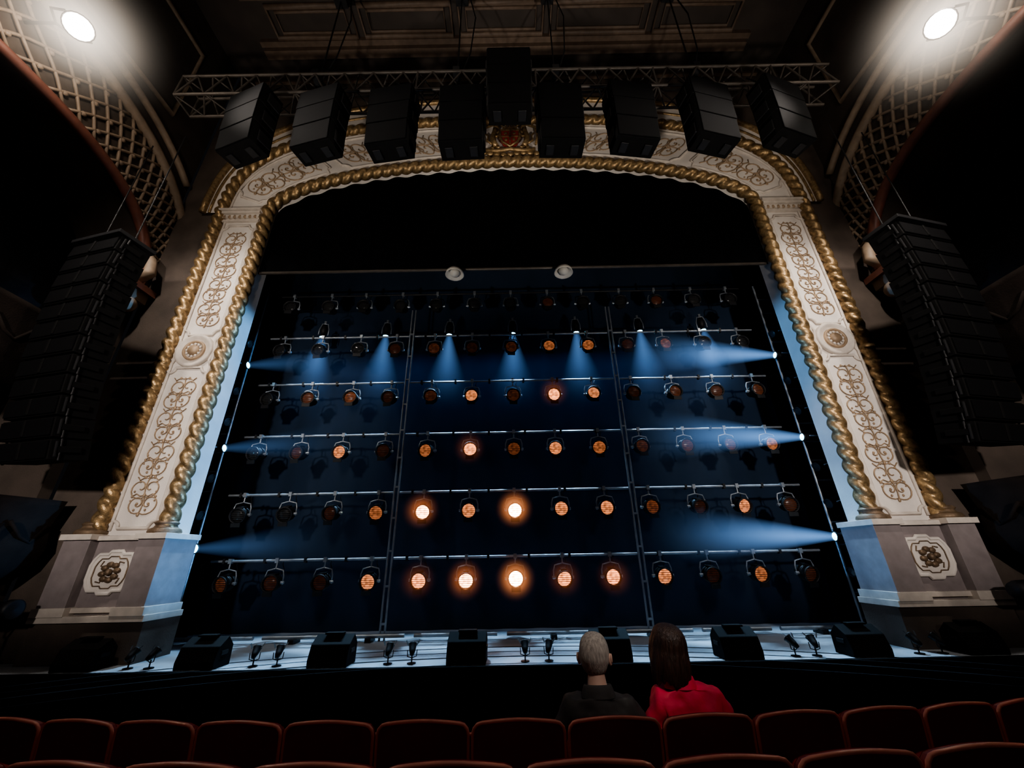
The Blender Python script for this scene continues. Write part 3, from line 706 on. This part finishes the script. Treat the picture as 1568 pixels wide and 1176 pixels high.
def seatmesh():
    m=MB(); W=.252
    def outline(w,zt,zb_,cr=.05):
        P=[(-w,zb_)]
        P+=[(-w,zt-cr)]+[(-w+cr*(1-cos(a)),zt-cr+cr*sin(a)) for a in (pi/6,pi/3,pi/2)]
        P+=[(-w+cr+(2*w-2*cr)*k/8, zt+.012*sin(pi*k/8)) for k in range(1,8)]
        P+=[(w-cr*(1-cos(a)),zt-cr+cr*sin(a)) for a in (pi/2,pi/3,pi/6)]+[(w,zt-cr),(w,zb_)]
        return P
    def rec(z): return -.12*(z-.35)
    O=outline(W,.94,.25)
    for (y0,y1,sc,mm) in ((-.035,.0,1,0),(.0,.05,.93,1)):
        P=[(p[0]*sc,(p[1]-.5)*(.94 if sc<1 else 1)+.5) for p in O]; n=len(P)
        vs=[(p[0],y0+rec(p[1]),p[1]) for p in P]+[(p[0],y1+rec(p[1]),p[1]) for p in P]
        m.add(vs,[tuple(range(n)),tuple(range(n,2*n))[::-1]]+[(i,(i+1)%n,n+(i+1)%n,n+i) for i in range(n)],mm)
    m.tube([(p[0],-.03+rec(p[1]),p[1]) for p in O],.010,6,2,ref=(0,1,0))
    m.box((0,.27,.40),(.46,.44,.10),1); m.ell((0,.27,.45),(.22,.21,.035),1,16,6); m.box((0,.27,.335),(.44,.42,.03),0)
    for k in (-1,1):
        m.box((k*.262,.20,.60),(.05,.40,.035),2); m.box((k*.262,.22,.33),(.03,.32,.54),0); m.box((k*.262,.2,.03),(.06,.42,.06),3)
    m.box((0,-.048,.83),(.06,.006,.03),2)
    return m.mesh('theatre_seat',[M_shell,M_velvet,M_trim,M_blkm])
SM=seatmesh(); RC=16.
for (yr,off,nn) in ((2.04,.265,7),(2.83,0.0,9),(3.62,.07,10)):
    for k in range(-nn,nn+1):
        xa=off+k*.525; ph=xa/RC; x=RC*sin(ph); y=yr+RC-RC*cos(ph)
        o=inst('theatre_seat',SM,(x,y,fz(y) if y>3.35 or yr<3.5 else fz(3.36)),rot=(0,0,ph)); bv=o.modifiers.new('b','BEVEL'); bv.width=.008; bv.segments=2; bv.limit_method='ANGLE'
        if yr<3 : o.location.z=-1.658-.135*(y-2.04)

# ------------------------------------------------------------------ people
def skinmesh(verts,edges,rad,sub=2,fold=0):
    me=D.meshes.new('tmp'); me.from_pydata([tuple(v) for v in verts],edges,[]); ob=D.objects.new('tmp',me); scene.collection.objects.link(ob)
    ob.modifiers.new('s','SKIN'); ob.modifiers['s'].use_smooth_shade=True
    for i,r in enumerate(rad): me.skin_vertices[0].data[i].radius=(r,r) if not hasattr(r,'__len__') else r
    me.skin_vertices[0].data[0].use_root=True
    sm=ob.modifiers.new('u','SUBSURF'); sm.levels=sub; sm.render_levels=sub
    if fold:
        tx=D.textures.new('folds','CLOUDS'); tx.noise_scale=.09; tx.noise_depth=1
        dm=ob.modifiers.new('d','DISPLACE'); dm.texture=tx; dm.strength=fold; dm.mid_level=.5
    bpy.context.view_layer.update(); dg=bpy.context.evaluated_depsgraph_get()
    out=D.meshes.new_from_object(ob.evaluated_get(dg)); D.objects.remove(ob); return out
def person(name,loc,hx,female,jacket,hair,turn,scale=1.15):
    e=empty(name,loc); k=.93 if female else 1.0
    V=[];E=[];R=[]
    def add(p,r,par=None):
        V.append(Vector(p)); R.append(r); i=len(V)-1
        if par is not None: E.append((par,i))
        return i
    pel=add((0,.10,.13),.15); sp=add((0,.07,.30),.15*k,pel); ch=add((0,.05,.44),.16*k,sp); nb=add((0,.05,.555),.10*k,ch); nk=add((hx*.4,.055,.60),.062*k,nb)
    for s_ in (-1,1):
        sh_=add((s_*.185*k,.05,.515),.092*k,ch); ua=add((s_*.25*k,.055,.39),.082*k,sh_); el=add((s_*.285*k,.06,.26),.076*k,ua); fo=add((s_*.23*k,.20,.19),.058*k,el); wr=add((s_*.13,.34,.16),.038*k,fo)
        hp=add((s_*.10,.14,.10),.10,pel); kn=add((s_*.12,.50,.09),.075,hp); an=add((s_*.12,.50,-.33),.045,kn); to=add((s_*.13,.64,-.37),.04,an)
    me=skinmesh(V,E,R,3,.04)
    me.materials.clear()
    for q in (jacket,M_trous): me.materials.append(q)
    for p in me.polygons:
        c_=p.center; p.use_smooth=True
        if c_.z<.145 and c_.y>.12 or c_.z<.02: p.material_index=1
    o=D.objects.new('body',me); scene.collection.objects.link(o); o.parent=e
    nkm=MB(); ring=[]
    for i in range(10):
        z=.59+.022*i; r=.066-.003*i if i<5 else .052; xo=hx*(.4+.6*i/9)
        ring.append([(xo+r*k*cos(a)*1.05,.055+.003*i+r*sin(a),z) for a in [2*pi*j/20 for j in range(20)]])
    vs=[p for r_ in ring for p in r_]; nkm.add(vs,[(i*20+j,i*20+(j+1)%20,(i+1)*20+(j+1)%20,(i+1)*20+j) for i in range(9) for j in range(20)],0,True)
    nkm.obj('neck',[M_skin],e)
    for s_ in (-1,1):
        hv=[Vector((s_*.13,.335,.16)),Vector((s_*.105,.40,.165))]; he=[(0,1)]; hr=[.03,.032]
        for f in range(4):
            bx=s_*(.13-.018*f); b0=len(hv); ln=(.8,.95,1,.85)[f]
            hv+= [Vector((bx-s_*.005,.43,.17)),Vector((bx-s_*.01,.43+.035*ln,.165)),Vector((bx-s_*.012,.43+.06*ln,.145))]; hr+=[.0105,.009,.008]; he+=[(1,b0),(b0,b0+1),(b0+1,b0+2)]
        b0=len(hv); hv+=[Vector((s_*.075,.385,.165)),Vector((s_*.055,.41,.155))]; hr+=[.011,.009]; he+=[(1,b0),(b0,b0+1)]
        hm=skinmesh(hv,he,hr,1); hm.materials.clear(); hm.materials.append(M_skin); ho=D.objects.new('hand',hm); scene.collection.objects.link(ho); ho.parent=e
    cb=MB(); rings=[]
    for (rr,z) in ((.105,.57),(.096,.60),(.086,.628),(.080,.638),(.072,.628),(.070,.58)):
        rings.append([(hx*.5+rr*k*cos(a)*1.08,.055+rr*sin(a),z-.012*sin(a)) for a in [2*pi*i/28 for i in range(28)]])
    vs=[p for r_ in rings for p in r_]; cb.add(vs,[(i*28+j,i*28+(j+1)%28,(i+1)*28+(j+1)%28,(i+1)*28+j) for i in range(5) for j in range(28)],0,True)
    cb.obj('collar',[jacket],e)
    h=MB(); sc=1.14; XS=1.10
    seg,rg=40,30; vs=[];fs=[]
    def prof(a):
        return max(0,sin(a))**.72, (1 if cos(a)>=0 else -1)*abs(cos(a))**.92
    for i in range(rg+1):
        a=pi*i/rg
        for j in range(seg):
            b_=2*pi*j/seg; sa,z=prof(a); x=sa*cos(b_); y=sa*sin(b_)
            X_,Y_,Z_=x*.076*XS,y*.098,z*.118
            if z<0:
                X_*=1-.36*(-z)**1.5
                if y<0: Y_*=1-.42*(-z)
                else: Y_*=1-.10*(-z)
            if y>.5 and -.35<z<.1: Y_+=.022*math.exp(-(x/.16)**2)*math.exp(-((z+.18)/.14)**2)
            if y>.5: Y_-=.010*math.exp(-((abs(x)-.36)/.14)**2)*math.exp(-((z-.02)/.1)**2)
            if y>.4: Y_+=.008*math.exp(-(x/.3)**2)*math.exp(-((z+.52)/.07)**2)
            if y>.4: Y_+=.012*math.exp(-(x/.25)**2)*math.exp(-((z+.85)/.15)**2)
            vs.append((X_,Y_,Z_))
    for i in range(rg):
        for j in range(seg): fs.append((i*seg+j,(i+1)*seg+j,(i+1)*seg+(j+1)%seg,i*seg+(j+1)%seg))
    h.add(vs,fs,0,True)
    for s_ in (-1,1):
        ex=.074 if female else .083
        h.ell((s_*ex*XS,-.005,-.012),(.010 if female else .012,.018,.032),0,12,8)
        if not female: h.ell((s_*.090*XS,-.010,-.004),(.007,.015,.025),0,12,8)
        h.ell((s_*.030,.082,.004),(.013,.012,.009),2,12,8); h.ell((s_*.030,.0925,.004),(.005,.003,.005),3,8,6)
        h.tube([(s_*.012,.096,.026),(s_*.03,.095,.032),(s_*.048,.083,.026)],.004,5,1,ref=(0,0,1))
    h.tube([(-.024,.090,-.062),(0,.098,-.060),(.024,.090,-.062)],.005,6,4,ref=(0,0,1))
    hs=[];hf=[]; sg2,rg2=96,36
    rnd=random.Random(3); ph=[rnd.uniform(0,6.28) for _ in range(10)]
    for i in range(rg2+1):
        u=i/rg2
        for j in range(sg2):
            b_=2*pi*j/sg2; y=sin(b_); x=cos(b_)
            wig=.006*sin(23*b_+ph[0]+4*u)+.006*sin(41*b_+ph[1]-7*u)+.005*sin(13*b_+9*u)
            if not female:
                front=max(0,y); side=math.exp(-((y+.03)/.26)**2)
                amax=pi*(.70-.40*front-.17*side)
                a=amax*u; sa,z=prof(a); rr=1.06+wig
                if u>.94: rr*=1-.9*(u-.94)
                hs.append((sa*x*.076*XS*rr*(1-.36*max(0,-z)**1.5), sa*y*.098*rr*(1-.42*max(0,-z) if y<0 else 1), z*.118*1.05))
            else:
                front=max(0,(y-.25)/.75); st=1.19+wig*1.5
                if u<.5:
                    a=pi/2*(u/.5)*(1-.42*front); sa,z=prof(a); hs.append((sa*x*.076*XS*st,sa*y*.098*st,z*.128))
                else:
                    a=pi/2*(1-.42*front); sa,z=prof(a); v=(u-.5)/.5
                    fl_=1+.13*sin(pi*v*.8)-.05*v**3+(.04*sin(7*b_+ph[3])+.03*sin(17*b_+ph[6]))*v
                    drop=(.165+.012*sin(5*b_+ph[4])+.008*sin(19*b_))*(1-.93*front)
                    if v>.97: fl_*=.86
                    hs.append((sa*x*.076*XS*st*fl_,sa*y*.098*st*fl_,z*.128-v*drop))
    for i in range(rg2):
        for j in range(sg2): hf.append((i*sg2+j,(i+1)*sg2+j,(i+1)*sg2+(j+1)%sg2,i*sg2+(j+1)%sg2))
    h.add(hs,hf,1,True)
    ho=h.obj('head',[M_skin,hair,M_white,M_blkm,M_lip],e); ho.scale=(sc,sc,sc); ho.location=(hx,.08,.785); ho.rotation_euler=(radians(4),radians(-hx*60),turn)
    e.scale=(scale,)*3
    return e
zsf=fz(3.6)+.45
person('seated_man',(.60,3.56,zsf+.01),0,False,M_jack,M_grey,radians(-18))
person('seated_woman',(1.26,3.56,zsf+.055),-.065,True,M_red,M_brunet,radians(12))

# ------------------------------------------------------------------ world & camera
w=D.worlds.new('world'); scene.world=w; w.use_nodes=True; w.node_tree.nodes['Background'].inputs[0].default_value=(.005,.005,.006,1); w.node_tree.nodes['Background'].inputs[1].default_value=1
for ob in scene.objects:
    if ob.parent is None: ob.location.z+=ZO
cam=D.cameras.new('camera'); cam.sensor_width=36; cam.lens=36*600/1568; cam.clip_start=.05; cam.clip_end=200
co=D.objects.new('camera',cam); scene.collection.objects.link(co); scene.camera=co
co.matrix_world=Matrix.Translation((0,0,ZO))@Matrix.Rotation(radians(114),4,'X')@Matrix.Rotation(radians(-1.1),4,'Z')
